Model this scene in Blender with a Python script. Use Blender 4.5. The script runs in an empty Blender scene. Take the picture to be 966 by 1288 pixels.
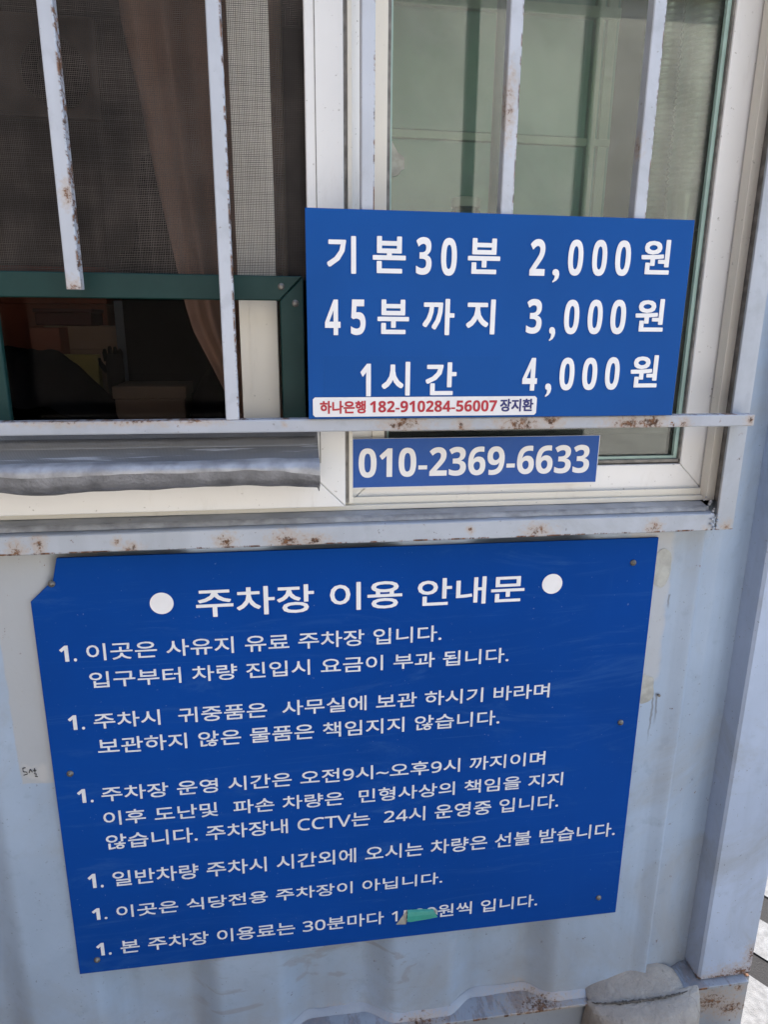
import bpy, bmesh, math, random
from mathutils import Vector, Matrix, noise as mnoise
R = math.radians
random.seed(7)
sc = bpy.context.scene
COL = sc.collection

# ------------------------------------------------------------------ camera, sky, sun, exposure
cam = bpy.data.objects.new('camera', bpy.data.cameras.new('camera'))
COL.objects.link(cam)
cam.matrix_world = Matrix(((0.98935, 0.02952, -0.14256, 0), (-0.14528, 0.26393, -0.95354, 0), (0.00947, 0.96409, 0.26541, 1.55), (0, 0, 0, 1)))
cam.data.sensor_fit = 'VERTICAL'; cam.data.sensor_height = 36; cam.data.lens = 36 * 880 / 1288
cam.data.clip_start = 0.02; cam.data.clip_end = 2000
sc.camera = cam
SUN_EL, SUN_AZ = R(52), R(38)            # the sun stands behind the booth, to the right: this wall is in shade
w = bpy.data.worlds.new('World'); sc.world = w; w.use_nodes = True
bg = w.node_tree.nodes['Background']
sky = w.node_tree.nodes.new('ShaderNodeTexSky'); sky.sky_type = 'NISHITA'; sky.sun_disc = False
sky.sun_elevation = SUN_EL; sky.sun_rotation = SUN_AZ; sky.dust_density = 2.0
w.node_tree.links.new(sky.outputs[0], bg.inputs[0]); bg.inputs[1].default_value = 0.12
sl = bpy.data.lights.new('sun', 'SUN'); sl.energy = 2.7; sl.angle = R(0.5); sl.color = (1, .94, .86)
so = bpy.data.objects.new('sun', sl); COL.objects.link(so)
sd = Vector((math.sin(SUN_AZ) * math.cos(SUN_EL), math.cos(SUN_AZ) * math.cos(SUN_EL), math.sin(SUN_EL)))
so.rotation_euler = sd.to_track_quat('Z', 'Y').to_euler()
vs = sc.view_settings
vs.view_transform = 'Standard'; vs.look = 'None'; vs.gamma = 1; vs.use_curve_mapping = False
vs.exposure = 2.15

# ------------------------------------------------------------------ node helpers and materials
class G:
    def __init__(s, name):
        s.m = bpy.data.materials.new(name); s.m.use_nodes = True
        s.t = s.m.node_tree; s.t.nodes.clear()
        s.out = s.t.nodes.new('ShaderNodeOutputMaterial')
        s.b = s.t.nodes.new('ShaderNodeBsdfPrincipled'); s.t.links.new(s.b.outputs[0], s.out.inputs[0])
        s.geo = s.t.nodes.new('ShaderNodeNewGeometry').outputs['Position']
        s.tc = s.t.nodes.new('ShaderNodeTexCoord').outputs['Object']
    def put(s, sock, v):
        if isinstance(v, bpy.types.NodeSocket): s.t.links.new(v, sock)
        elif v is not None:
            if isinstance(v, (tuple, list)) and len(v) == 3 and sock.type == 'RGBA': v = (*v, 1)
            sock.default_value = v
    def math(s, op, a, b=None, c=None, clamp=False):
        n = s.t.nodes.new('ShaderNodeMath'); n.operation = op; n.use_clamp = clamp
        for i, v in enumerate((a, b, c)):
            if v is not None: s.put(n.inputs[i], v)
        return n.outputs[0]
    def noise(s, scale, detail=4, rough=.55, vec=None, stretch=None, dist=0):
        n = s.t.nodes.new('ShaderNodeTexNoise'); v = vec or s.geo
        if stretch:
            q = s.t.nodes.new('ShaderNodeMapping'); s.put(q.inputs[0], v); q.inputs['Scale'].default_value = stretch; v = q.outputs[0]
        s.put(n.inputs['Vector'], v); n.inputs['Scale'].default_value = scale; n.inputs['Detail'].default_value = detail
        n.inputs['Roughness'].default_value = rough; n.inputs['Distortion'].default_value = dist
        return n.outputs[0]
    def step(s, v, a, b, lo=0., hi=1.):
        n = s.t.nodes.new('ShaderNodeMapRange'); n.interpolation_type = 'SMOOTHSTEP'
        s.put(n.inputs[0], v); n.inputs[1].default_value = a; n.inputs[2].default_value = b; n.inputs[3].default_value = lo; n.inputs[4].default_value = hi
        return n.outputs[0]
    def mix(s, f, a, b, mode='MIX'):
        n = s.t.nodes.new('ShaderNodeMix'); n.data_type = 'RGBA'; n.blend_type = mode
        s.put(n.inputs[0], f); s.put(n.inputs[6], a); s.put(n.inputs[7], b)
        return n.outputs[2]
    def xyz(s, v=None):
        n = s.t.nodes.new('ShaderNodeSeparateXYZ'); s.put(n.inputs[0], v or s.geo); return n.outputs
    def bump(s, h, strength=.3, dist=.002):
        n = s.t.nodes.new('ShaderNodeBump'); s.put(n.inputs['Height'], h); n.inputs['Strength'].default_value = strength; n.inputs['Distance'].default_value = dist
        s.t.links.new(n.outputs[0], s.b.inputs['Normal'])
    def fin(s, col, rough=.5, metal=0., spec=None):
        s.put(s.b.inputs['Base Color'], col); s.put(s.b.inputs['Roughness'], rough); s.put(s.b.inputs['Metallic'], metal)
        if spec is not None: s.b.inputs['Specular IOR Level'].default_value = spec
        return s.m
    def near(s, p, sc_=(1, 1, 1)):                 # scaled distance from a world point
        n = s.t.nodes.new('ShaderNodeVectorMath'); n.operation = 'SUBTRACT'; s.put(n.inputs[0], s.geo); n.inputs[1].default_value = p
        k = s.t.nodes.new('ShaderNodeVectorMath'); k.operation = 'MULTIPLY'; s.put(k.inputs[0], n.outputs[0]); k.inputs[1].default_value = sc_
        l = s.t.nodes.new('ShaderNodeVectorMath'); l.operation = 'LENGTH'; s.put(l.inputs[0], k.outputs[0])
        return l.outputs['Value']
    def rect(s, x0, x1, z0, z1, soft=.004, wob=.01):
        X, Y, Z = s.xyz(); n = s.math('MULTIPLY', s.math('SUBTRACT', s.noise(28, 3), .5), wob * 2)
        X = s.math('ADD', X, n); Z = s.math('ADD', Z, n)
        a = s.math('MULTIPLY', s.step(X, x0 - soft, x0 + soft), s.step(X, x1 - soft, x1 + soft, 1, 0))
        b = s.math('MULTIPLY', s.step(Z, z0 - soft, z0 + soft), s.step(Z, z1 - soft, z1 + soft, 1, 0))
        return s.math('MULTIPLY', a, b)

def steel(name, base, rust=.62, spots=(), edge=None, rough=.42, patches=None, rustlines=()):
    """weathered painted steel: mottled paint, specks, rust blooms at given places and a noise-driven edge rust"""
    g = G(name)
    c = g.mix(g.step(g.noise(5, 5), .3, .7), tuple(v * .92 for v in base), tuple(min(1, v * 1.06) for v in base))
    c = g.mix(g.math('MULTIPLY', g.step(g.noise(14, 5, stretch=(1, 1, .07)), .50, .72), .42), c, tuple(v * .74 for v in base))
    c = g.mix(g.math('MULTIPLY', g.step(g.noise(2.6, 7, .72, dist=.8), .46, .68), .6), c, (.29, .315, .34))
    c = g.mix(g.math('MULTIPLY', g.step(g.noise(150, 2), .70, .74), .55), c, (.13, .125, .12))
    c = g.mix(g.math('MULTIPLY', g.step(g.noise(34, 5), .56, .72), .35), c, tuple(v * .72 for v in base))
    if patches: c = patches(g, c)
    m = g.step(g.noise(60, 5, .65), rust, rust + .06)                       # small specks
    m = g.math('MULTIPLY', m, g.step(g.noise(7, 2), .42, .6))
    nb = g.noise(140, 6, .75)
    halo = 0.0
    for (p, r, s_) in spots:
        d = g.math('DIVIDE', g.near(p, s_), r)
        k = g.math('ADD', g.math('SUBTRACT', 1.0, d), g.math('MULTIPLY', g.math('SUBTRACT', nb, .5), 2.6))
        m = g.math('MAXIMUM', m, g.step(k, .62, 1.05))
        halo = g.math('MAXIMUM', halo, g.math('MULTIPLY', g.step(k, -.1, .8), .5))
    if edge:
        ax, a, b = edge
        e = g.step(g.xyz(g.tc)[ax], a, b)
        e = g.math('MULTIPLY', e, g.step(g.noise(55, 6, .75, stretch=(.6, .6, 1)), .455, .56))
        m = g.math('MAXIMUM', m, e)
    for (z0, hw) in rustlines:                                             # broken rust along a horizontal edge
        d = g.math('ABSOLUTE', g.math('SUBTRACT', g.xyz()[2], z0))
        e = g.math('MULTIPLY', g.step(d, hw * .4, hw, 1, 0), g.step(g.noise(26, 6, .75, stretch=(1, .3, .3)), .475, .57))
        m = g.math('MAXIMUM', m, e)
    rc = g.mix(g.step(g.noise(130, 3), .35, .65), (.06, .03, .018), (.20, .095, .045))
    if spots: c = g.mix(halo, c, (.42, .30, .19))
    c = g.mix(m, c, rc)
    g.bump(g.math('ADD', g.math('MULTIPLY', g.noise(90, 4), .5), g.math('MULTIPLY', m, g.noise(220, 2))), .35, .0012)
    return g.fin(c, g.mix(m, (rough,) * 3, (.85,) * 3))

PAINT = (.318, .402, .515)
PAINT_L = (.40, .485, .63)

def wall_patches(g, c):
    beige = (.375, .385, .39)
    a = g.rect(-.452, -.30, .785, 1.25, .0015, .004)                        # pale strip left by an older sign
    c = g.mix(g.math('MULTIPLY', a, .8), c, beige)
    a = g.rect(-.447, -.408, .79, .824, .006, .02)
    c = g.mix(g.math('MULTIPLY', a, .5), c, (.50, .49, .47))
    a = g.rect(.60, .688, .90, 1.25, .006, .012)
    c = g.mix(g.math('MULTIPLY', a, .6), c, (.44, .435, .42))
    c = g.mix(g.math('MULTIPLY', g.rect(.7455, .7485, .1, 2.6, .0009, .0015), .7), c, (.20, .215, .23))  # shade line of the fold, painted into the colour
    for (x, z, l, wd) in ((.693, .87, .075, .0035), (.684, .865, .11, .003), (.692, 1.07, .03, .003)):   # drips under the nails
        X, Y, Z = g.xyz()
        xx = g.math('ADD', X, g.math('MULTIPLY', g.math('SUBTRACT', g.noise(40, 2), .5), .012))
        d = g.step(g.math('ABSOLUTE', g.math('SUBTRACT', xx, x)), wd * .3, wd, 1, 0)
        d = g.math('MULTIPLY', d, g.math('MULTIPLY', g.step(Z, z - l, z - l * .4), g.step(Z, z, z + .004, 1, 0)))
        c = g.mix(g.math('MULTIPLY', d, .65), c, (.12, .115, .11))
    sc1 = g.math('MULTIPLY', g.step(g.noise(4, 4, .6, stretch=(1, 1, 2.5), dist=2.5), .58, .66), g.rect(-.2, .25, .17, .38, .03, .03))
    c = g.mix(g.math('MULTIPLY', sc1, .6), c, (.24, .25, .27))
    dirt = g.math('MULTIPLY', g.step(g.xyz()[2], .15, .42, 1, 0), g.step(g.noise(9, 6, .65), .3, .65))
    c = g.mix(g.math('MULTIPLY', dirt, .55), c, (.27, .275, .27))
    return c

def simple(name, base, rough=.5, var=.12, nscale=20, spec=None, metal=0., bump=0., dirt=0., dirtcol=(.2, .19, .17)):
    g = G(name)
    c = g.mix(g.step(g.noise(nscale, 5), .3, .7), tuple(v * (1 - var) for v in base), tuple(min(1, v * (1 + var)) for v in base))
    if dirt: c = g.mix(g.math('MULTIPLY', g.step(g.noise(nscale * .8, 6, .7), .5, .72), dirt), c, dirtcol)
    if bump: g.bump(g.noise(nscale * 6, 4), bump, .002)
    return g.fin(c, rough, metal, spec)

def white_pvc(name, base):
    g = G(name)
    c = g.mix(g.step(g.noise(3, 4), .3, .7), base, tuple(v * .93 for v in base))
    c = g.mix(g.math('MULTIPLY', g.step(g.noise(18, 6, .7, stretch=(1, 1, .25)), .56, .75), .28), c, (.42, .38, .32))
    c = g.mix(g.math('MULTIPLY', g.step(g.noise(140, 3), .68, .74), .5), c, (.2, .18, .15))
    return g.fin(c, .38)

M = {}
M['wall'] = steel('painted corrugated steel', PAINT, .67, [((.467, 1.08, .17), .03, (1, .4, 1)), ((-.497, 1.1, 1.16), .016, (1, 1, 1)), ((-.51, 1.1, 1.18), .012, (1, 1, 1)), ((.40, 1.08, .165), .03, (.6, .4, 2)), ((.08, 1.08, .17), .03, (.5, .4, 1.5))], patches=wall_patches)
M['post'] = steel('painted corner post', PAINT_L, .68, [((.965, 1.083, .18), .05, (.5, .5, 1.4)), ((.91, 1.083, .172), .03, (.4, .5, 1.8)), ((.985, 1.083, .22), .03, (1, 1, .6))], rustlines=[(.172, .006)])
M['rail'] = steel('painted bottom rail', (.30, .33, .37), .62, [((.90, 1.086, .10), .06, (.55, 1, 1.1)), ((.955, 1.086, .075), .05, (.6, 1, 1)), ((.97, 1.086, .13), .025, (1, 1, 1)), ((.25, 1.07, .165), .04, (.5, .5, 2)), ((-.1, 1.07, .165), .04, (.5, .5, 2)), ((.50, 1.07, .165), .06, (.5, .5, 2))], rustlines=[(.162, .006)])
M['ledge'] = steel('painted window ledge', (.40, .44, .50), .66, [((-.395, 1.055, 1.213), .022, (1, 1, 1)), ((-.362, 1.055, 1.222), .016, (1, 1, .6)), ((-.25, 1.055, 1.222), .012, (1, 1, 1)), ((-.23, 1.055, 1.21), .016, (.7, 1, 1)), ((-.09, 1.055, 1.217), .02, (.8, 1, 1)), ((.005, 1.055, 1.215), .025, (.6, 1, 1)), ((.045, 1.055, 1.214), .018, (.5, 1, 1)), ((.30, 1.055, 1.222), .010, (1, 1, 1)), ((.415, 1.055, 1.216), .022, (.6, 1, 1.2)), ((.62, 1.055, 1.215), .018, (.8, 1, 1)), ((.752, 1.055, 1.214), .014, (1, 1, 1)), ((.715, 1.05, 1.21), .01, (1, 1, 1))], rustlines=[(1.2065, .0035)], patches=lambda g, c: g.mix(g.math('MULTIPLY', g.rect(-.7, .735, 1.2372, 1.30, .0006, .002), .85), c, g.mix(g.step(g.noise(25, 5), .35, .65), (.30, .305, .315), (.40, .405, .42))))
M['guard'] = steel('painted guard bar', (.385, .415, .47), .64, [((.36, 1.02, 1.398), .03, (.5, 1, 1)), ((.41, 1.02, 1.405), .025, (.8, 1, 1)), ((.54, 1.02, 1.396), .03, (.5, 1, 1)), ((.575, 1.02, 1.4), .03, (.6, 1, 1)), ((.18, 1.02, 1.402), .03, (.6, 1, 1)), ((.27, 1.02, 1.396), .02, (1, 1, 1)), ((.745, 1.02, 1.4), .015, (1, 1, 1)), ((.005, 1.02, 1.401), .006, (1, 1, 1)), ((.63, 1.02, 1.395), .015, (1, 1, 1)), ((-.2, 1.02, 1.409), .02, (.2, 1, 2)), ((-.3, 1.02, 1.41), .02, (.2, 1, 2)), ((-.12, 1.02, 1.41), .02, (.3, 1, 2))], rustlines=[(1.4105, .002)])
M['bar'] = steel('painted burglar bar', (.47, .505, .565), .66, edge=(0, .0060, .0088), spots=[((-.266, 1.02, 1.588), .018, (.8, 1, 1)), ((.317, 1.025, 1.83), .022, (1.6, 1, .35)), ((-.262, 1.02, 1.70), .012, (1, 1, .5)), ((.515, 1.03, 1.79), .012, (1, 1, .4))])
M['pvc'] = white_pvc('white window plastic', (.80, .80, .79))
M['pvc_old'] = white_pvc('yellowed window plastic', (.72, .69, .61))
M['seal'] = simple('dirty rubber seal', (.20, .19, .175), .8, .3, 60)
M['sealant'] = simple('grey sealant smear', (.33, .33, .33), .55, .25, 40, bump=.5)
M['green'] = simple('green enamelled frame', (.0065, .034, .032), .5, .15, 9, spec=.25, dirt=.2, dirtcol=(.05, .09, .085))
M['wire'] = simple('screen wire', (.068, .055, .047), .7, .4, 14)
M['screw'] = simple('dull screw steel', (.20, .19, .17), .45, .3, 300, metal=.6)
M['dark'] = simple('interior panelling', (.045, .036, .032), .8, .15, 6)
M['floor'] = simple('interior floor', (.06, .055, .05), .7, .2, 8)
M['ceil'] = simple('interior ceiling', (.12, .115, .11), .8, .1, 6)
M['cabinet'] = simple('pale green locker paint', (.22, .36, .30), .45, .06, 4)
M['cabinet_edge'] = simple('pale locker trim', (.40, .47, .37), .45, .06, 4)
M['torn_paper'] = simple('torn sticker paper', (.36, .35, .29), .8, .2, 60)
M['paper'] = simple('old paper', (.36, .35, .29), .8, .05, 8)

def glass_mat():
    g = G('window glass')
    t = g.t; t.nodes.remove(g.b)
    tr = t.nodes.new('ShaderNodeBsdfTransparent'); tr.inputs[0].default_value = (.84, .91, .87, 1)
    gl = t.nodes.new('ShaderNodeBsdfGlossy'); gl.inputs['Roughness'].default_value = .012
    df = t.nodes.new('ShaderNodeBsdfDiffuse'); df.inputs[0].default_value = (.5, .5, .48, 1)
    fr = t.nodes.new('ShaderNodeFresnel'); fr.inputs[0].default_value = 1.52
    a = t.nodes.new('ShaderNodeMixShader'); b = t.nodes.new('ShaderNodeMixShader')
    f2 = g.math('MULTIPLY', fr.outputs[0], 1.7, clamp=True)
    t.links.new(f2, a.inputs[0]); t.links.new(tr.outputs[0], a.inputs[1]); t.links.new(gl.outputs[0], a.inputs[2])
    dulling = g.math('ADD', .035, g.math('MULTIPLY', g.step(g.noise(7, 7, .72, dist=1.), .42, .8), .10))  # dust film on the pane
    t.links.new(dulling, b.inputs[0]); t.links.new(a.outputs[0], b.inputs[1]); t.links.new(df.outputs[0], b.inputs[2])
    t.links.new(b.outputs[0], g.out.inputs[0])
    return g.m
M['glass'] = glass_mat()
def tint_mat():
    g = G('tinted glass'); t = g.t; t.nodes.remove(g.b)
    tr = t.nodes.new('ShaderNodeBsdfTransparent'); tr.inputs[0].default_value = (.80, .77, .75, 1)
    gl = t.nodes.new('ShaderNodeBsdfGlossy'); gl.inputs['Roughness'].default_value = .03
    mx = t.nodes.new('ShaderNodeMixShader'); mx.inputs[0].default_value = .002
    t.links.new(tr.outputs[0], mx.inputs[1]); t.links.new(gl.outputs[0], mx.inputs[2]); t.links.new(mx.outputs[0], g.out.inputs[0])
    return g.m
M['tint'] = tint_mat()
M['glass_edge'] = simple('green glass edge', (.33, .47, .42), .3, .08, 30)

def sign_mat(name, base, scratch=0., rough=.36, fade=.0):
    g = G(name)
    c = g.mix(g.step(g.noise(3, 4), .3, .7), tuple(v * .93 for v in base), tuple(v * 1.07 for v in base))
    if fade: c = g.mix(g.math('MULTIPLY', g.step(g.noise(30, 6, .7), .4, .75), fade), c, (.10, .18, .42))
    r = rough
    if scratch:
        s = g.step(g.noise(5, 7, .72, stretch=(.5, 1, 2.6), dist=1.8), .52, .78)
        s2 = g.math('MULTIPLY', g.step(g.noise(3.4, 8, .8, stretch=(.35, 1, 9), dist=1.2), .57, .72), .8)
        s = g.math('MULTIPLY', g.math('MAXIMUM', s, s2), scratch)
        v = g.math('MULTIPLY', g.step(g.noise(12, 5, .7, stretch=(1, 1, .12)), .6, .78), scratch * .45)
        s = g.math('MAXIMUM', s, v)
        c = g.mix(s, c, (.045, .135, .34)); r = g.math('ADD', rough, g.math('MULTIPLY', s, .25))
        c = g.mix(g.math('MULTIPLY', g.step(g.noise(210, 2), .74, .78), .6), c, (.14, .22, .40))
    g.bump(g.noise(7, 3), .08, .004)
    return g.fin(c, r, 0., .13)
M['blue_notice'] = sign_mat('blue painted notice sheet', (.0008, .049, .268), .40, .85)
M['blue_price'] = sign_mat('blue vinyl price board', (.0018, .068, .285), .0, .42)
M['blue_patch'] = sign_mat('blue vinyl patch', (.0017, .066, .274), .0, .42)
M['blue_phone'] = sign_mat('faded blue phone board', (.030, .095, .34), .0, .45, .15)
M['vinyl'] = simple('white vinyl lettering', (.78, .78, .79), .45, .03, 30)
M['vinyl_worn'] = simple('worn white lettering', (.70, .71, .73), .5, .06, 60, dirt=.4, dirtcol=(.30, .37, .52))
M['white_board'] = simple('white board edge', (.74, .74, .75), .5, .04, 20)
M['red_ink'] = simple('red ink', (.42, .012, .03), .5, .05, 30)
M['navy_ink'] = simple('navy ink', (.014, .02, .14), .5, .05, 30)
M['ink'] = simple('black marker ink', (.015, .015, .016), .6, .05, 30)
M['teal'] = simple('teal sticker backing', (.03, .27, .21), .5, .1, 40)
M['torn'] = simple('torn vinyl edge', (.34, .35, .31), .6, .2, 90)
M['glue'] = simple('yellowed glue patch', (.355, .365, .34), .25, .15, 50, dirt=.6, dirtcol=(.27, .29, .30))

def tape_mat():
    g = G('grey duct tape')
    X, Y, Z = g.xyz()
    c = g.mix(g.step(g.noise(6, 5, stretch=(.5, 1, 1)), .3, .7), (.21, .21, .212), (.29, .29, .292))
    dulling = g.math('MULTIPLY', g.step(g.math('ADD', Y, g.math('MULTIPLY', g.noise(20, 4), .02)), 1.03, 1.06), .65)  # top face browner and darker towards the wall
    c = g.mix(dulling, c, (.20, .19, .17))
    c = g.mix(g.math('MULTIPLY', g.step(g.noise(11, 6, .7, stretch=(.25, 1, 2), dist=.8), .58, .75), .35), c, (.34, .34, .35))
    c = g.mix(g.math('MULTIPLY', g.step(g.noise(3, 6, .7, stretch=(.4, 6, 6)), .60, .64), .8), c, (.62, .63, .65))
    wv = g.t.nodes.new('ShaderNodeTexWave'); g.put(wv.inputs[0], g.geo); wv.inputs['Scale'].default_value = 160
    g.bump(g.math('ADD', g.math('MULTIPLY', wv.outputs[1], .15), g.math('ADD', g.noise(45, 5), g.math('MULTIPLY', g.noise(9, 4, stretch=(.3, 1, 1)), 2.))), .45, .003)
    return g.fin(c, .36, .35)
M['tape'] = tape_mat()
M['tape_shade'] = simple('shaded tape', (.165, .17, .185), .38, .3, 30, metal=.25, bump=.8)  # darker tone holds the shade under the tray lip
M['tape_lit'] = simple('highlit tape', (.31, .318, .335), .34, .28, 26, metal=.2, bump=.5, dirt=.6, dirtcol=(.22, .22, .23))  # lighter tone holds the highlight along the tray lip
M['curtain'] = simple('brown curtain cloth', (.36, .245, .195), .75, .12, 14, bump=.1)
M['black_cloth'] = simple('black cloth', (.006, .006, .007), .9, .2, 20, spec=.1, bump=.2)
M['black_plastic'] = simple('black plastic', (.012, .012, .013), .55, .1, 20, spec=.25)
M['orange_card'] = simple('orange card', (.26, .075, .042), .7, .1, 12)
M['red_card'] = simple('dark red card', (.085, .018, .017), .6, .1, 12)
M['beige_card'] = simple('beige card', (.29, .20, .14), .8, .1, 12)
M['brown_card'] = simple('brown cardboard', (.12, .088, .066), .8, .1, 12)
M['yellow_card'] = simple('yellow card', (.32, .265, .08), .7, .1, 12)
M['bluegrey_card'] = simple('blue grey file', (.08, .105, .135), .6, .1, 12)
M['pole'] = simple('dark grey pole', (.10, .10, .11), .4, .1, 10)
M['mount'] = simple('brown mount board', (.22, .16, .125), .8, .1, 6)
M['counter'] = simple('dark counter', (.055, .05, .047), .6, .2, 10)
M['cup'] = simple('pale paper cup', (.66, .64, .56), .4, .05, 30)

def film_mat():
    g = G('clear plastic sleeve'); t = g.t; t.nodes.remove(g.b)
    tr = t.nodes.new('ShaderNodeBsdfTransparent'); tr.inputs[0].default_value = (.93, .93, .9, 1)
    gl = t.nodes.new('ShaderNodeBsdfGlossy'); gl.inputs['Roughness'].default_value = .05
    fr = t.nodes.new('ShaderNodeFresnel'); fr.inputs[0].default_value = 1.45
    mx = t.nodes.new('ShaderNodeMixShader')
    t.links.new(g.math('ADD', .16, fr.outputs[0], clamp=True), mx.inputs[0]); t.links.new(tr.outputs[0], mx.inputs[1]); t.links.new(gl.outputs[0], mx.inputs[2])
    t.links.new(mx.outputs[0], g.out.inputs[0])
    b = t.nodes.new('ShaderNodeBump'); b.inputs['Strength'].default_value = .5; b.inputs['Distance'].default_value = .004
    t.links.new(g.noise(35, 3, dist=1), b.inputs['Height']); t.links.new(b.outputs[0], gl.inputs['Normal'])
    return g.m
M['film'] = film_mat()

def concrete_mat():
    g = G('cream cement')
    c = g.mix(g.step(g.noise(9, 6, .65), .3, .7), (.27, .245, .215), (.40, .37, .325))
    v = g.t.nodes.new('ShaderNodeTexVoronoi'); v.feature = 'DISTANCE_TO_EDGE'; v.inputs['Scale'].default_value = 9
    wv = g.t.nodes.new('ShaderNodeVectorMath'); wv.operation = 'ADD'; g.put(wv.inputs[0], g.geo)
    nn = g.t.nodes.new('ShaderNodeTexNoise'); g.put(nn.inputs['Vector'], g.geo); nn.inputs['Scale'].default_value = 14; ms = g.t.nodes.new('ShaderNodeVectorMath'); ms.operation = 'SCALE'; g.put(ms.inputs[0], nn.outputs[1]); ms.inputs['Scale'].default_value = .12; g.put(wv.inputs[1], ms.outputs[0]); g.put(v.inputs['Vector'], wv.outputs[0])
    hair = g.math('MULTIPLY', g.step(v.outputs[0], .004, .02, 1, 0), g.step(g.noise(6, 3), .5, .6))
    c = g.mix(g.math('MULTIPLY', hair, .7), c, (.15, .135, .12))
    c = g.mix(g.math('MULTIPLY', g.step(g.noise(26, 6, .75), .56, .7), .45), c, (.30, .28, .25))
    c = g.mix(g.math('MULTIPLY', g.step(g.noise(80, 3), .66, .72), .6), c, (.2, .185, .165))
    g.bump(g.math('ADD', g.noise(60, 6, .7), g.math('MULTIPLY', g.noise(16, 4), 1.5)), .9, .008)
    return g.fin(c, .85)
M['cement'] = concrete_mat()
M['crack'] = simple('dark crack', (.09, .082, .072), .95, .5, 160, bump=.8)

def asphalt():
    g = G('asphalt')
    c = g.mix(g.step(g.noise(2, 6), .3, .7), (.007, .006, .006), (.011, .010, .0095))
    c = g.mix(g.step(g.noise(260, 2), .6, .7), c, (.016, .015, .014))
    g.bump(g.noise(220, 3), .5, .004)
    return g.fin(c, .9)
M['asphalt'] = asphalt()
M['lot'] = simple('pale concrete yard', (.34, .325, .30), .9, .12, 3, bump=.3)
M['marking'] = simple('worn white road paint', (.145, .145, .145), .9, .2, 60, bump=1., dirt=.7, dirtcol=(.13, .125, .12))
M['hose'] = simple('black rubber edging', (.03, .027, .026), .7, .3, 60, bump=.3)
M['stucco'] = simple('pale stucco', (.46, .44, .39), .9, .25, .6, dirt=.6, dirtcol=(.30, .29, .26))
M['shade_block_mat'] = simple('dark added block', (.12, .085, .065), .9, .25, 4)  # surface of the unseen block added at the left
M['dark_glass'] = simple('dark panes', (.03, .04, .045), .1, .1, 2)

# ------------------------------------------------------------------ mesh helpers
class MB:
    def __init__(s): s.bm = bmesh.new()
    def box(s, x0, x1, y0, y1, z0, z1, bev=0., seg=2):
        b = bmesh.new()
        bmesh.ops.create_cube(b, size=1)
        for v in b.verts: v.co = Vector(((x0 + x1) / 2 + v.co.x * (x1 - x0), (y0 + y1) / 2 + v.co.y * (y1 - y0), (z0 + z1) / 2 + v.co.z * (z1 - z0)))
        if bev: bmesh.ops.bevel(b, geom=b.edges[:], offset=bev, segments=seg, profile=.5, affect='EDGES')
        s._add(b); return s
    def _add(s, b):
        me = bpy.data.meshes.new('t'); b.to_mesh(me); b.free(); s.bm.from_mesh(me); bpy.data.meshes.remove(me)
    def poly(s, pts, y0, y1, bev=0.):                       # polygon in the wall plane (x, z), extruded along y
        b = bmesh.new()
        vs_ = [b.verts.new((p[0], y0, p[1])) for p in pts]
        f = b.faces.new(vs_)
        r = bmesh.ops.extrude_face_region(b, geom=[f])
        for v in r['geom']:
            if isinstance(v, bmesh.types.BMVert): v.co.y = y1
        bmesh.ops.recalc_face_normals(b, faces=b.faces[:])
        if bev: bmesh.ops.bevel(b, geom=b.edges[:], offset=bev, segments=1, profile=.5, affect='EDGES')
        s._add(b); return s
    def grid(s, rows):                                       # rows of points -> a sheet
        vr = [[s.bm.verts.new(p) for p in r] for r in rows]
        for i in range(len(rows) - 1):
            for j in range(len(rows[i]) - 1):
                f = s.bm.faces.new((vr[i][j], vr[i][j + 1], vr[i + 1][j + 1], vr[i + 1][j])); f.smooth = True
        return s
    def tube(s, pts, r, n=8, caps=True, smooth=True):
        pts = [Vector(p) for p in pts]; rings = []
        for i, p in enumerate(pts):
            d = (pts[min(i + 1, len(pts) - 1)] - pts[max(i - 1, 0)]).normalized()
            a = d.cross(Vector((0, 0, 1)) if abs(d.z) < .9 else Vector((0, 1, 0))).normalized(); b_ = d.cross(a)
            rr = r[i] if isinstance(r, (list, tuple)) else r
            rings.append([s.bm.verts.new(p + rr * (math.cos(2 * math.pi * k / n) * a + math.sin(2 * math.pi * k / n) * b_)) for k in range(n)])
        for i in range(len(rings) - 1):
            for k in range(n):
                f = s.bm.faces.new((rings[i][k], rings[i][(k + 1) % n], rings[i + 1][(k + 1) % n], rings[i + 1][k])); f.smooth = smooth
        if caps:
            s.bm.faces.new(rings[0][::-1]); s.bm.faces.new(rings[-1])
        return s
    def lathe(s, prof, cx, cy, n=32, axis='Z'):              # prof: (radius, height)
        rings = []
        for r, h in prof:
            ring = []
            for k in range(n):
                a = 2 * math.pi * k / n
                if axis == 'Z': ring.append(s.bm.verts.new((cx + r * math.cos(a), cy + r * math.sin(a), h)))
                else: ring.append(s.bm.verts.new((cx + r * math.cos(a), h, cy + r * math.sin(a))))
            rings.append(ring)
        for i in range(len(rings) - 1):
            for k in range(n):
                f = s.bm.faces.new((rings[i][k], rings[i][(k + 1) % n], rings[i + 1][(k + 1) % n], rings[i + 1][k])); f.smooth = True
        return s
    def build(s, name, mat, parent=None, origin=None):
        org = Vector(origin) if origin is not None else (WORLD_AT(parent) if parent else Vector((0, 0, 0)))
        for v in s.bm.verts: v.co -= org
        bmesh.ops.recalc_face_normals(s.bm, faces=s.bm.faces[:])
        me = bpy.data.meshes.new(name); s.bm.to_mesh(me); s.bm.free()
        me.materials.append(mat)
        o = bpy.data.objects.new(name, me); COL.objects.link(o)
        if parent:
            o.parent = parent; o.location = org - WORLD_AT(parent)
        else: o.location = org
        return o
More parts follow.
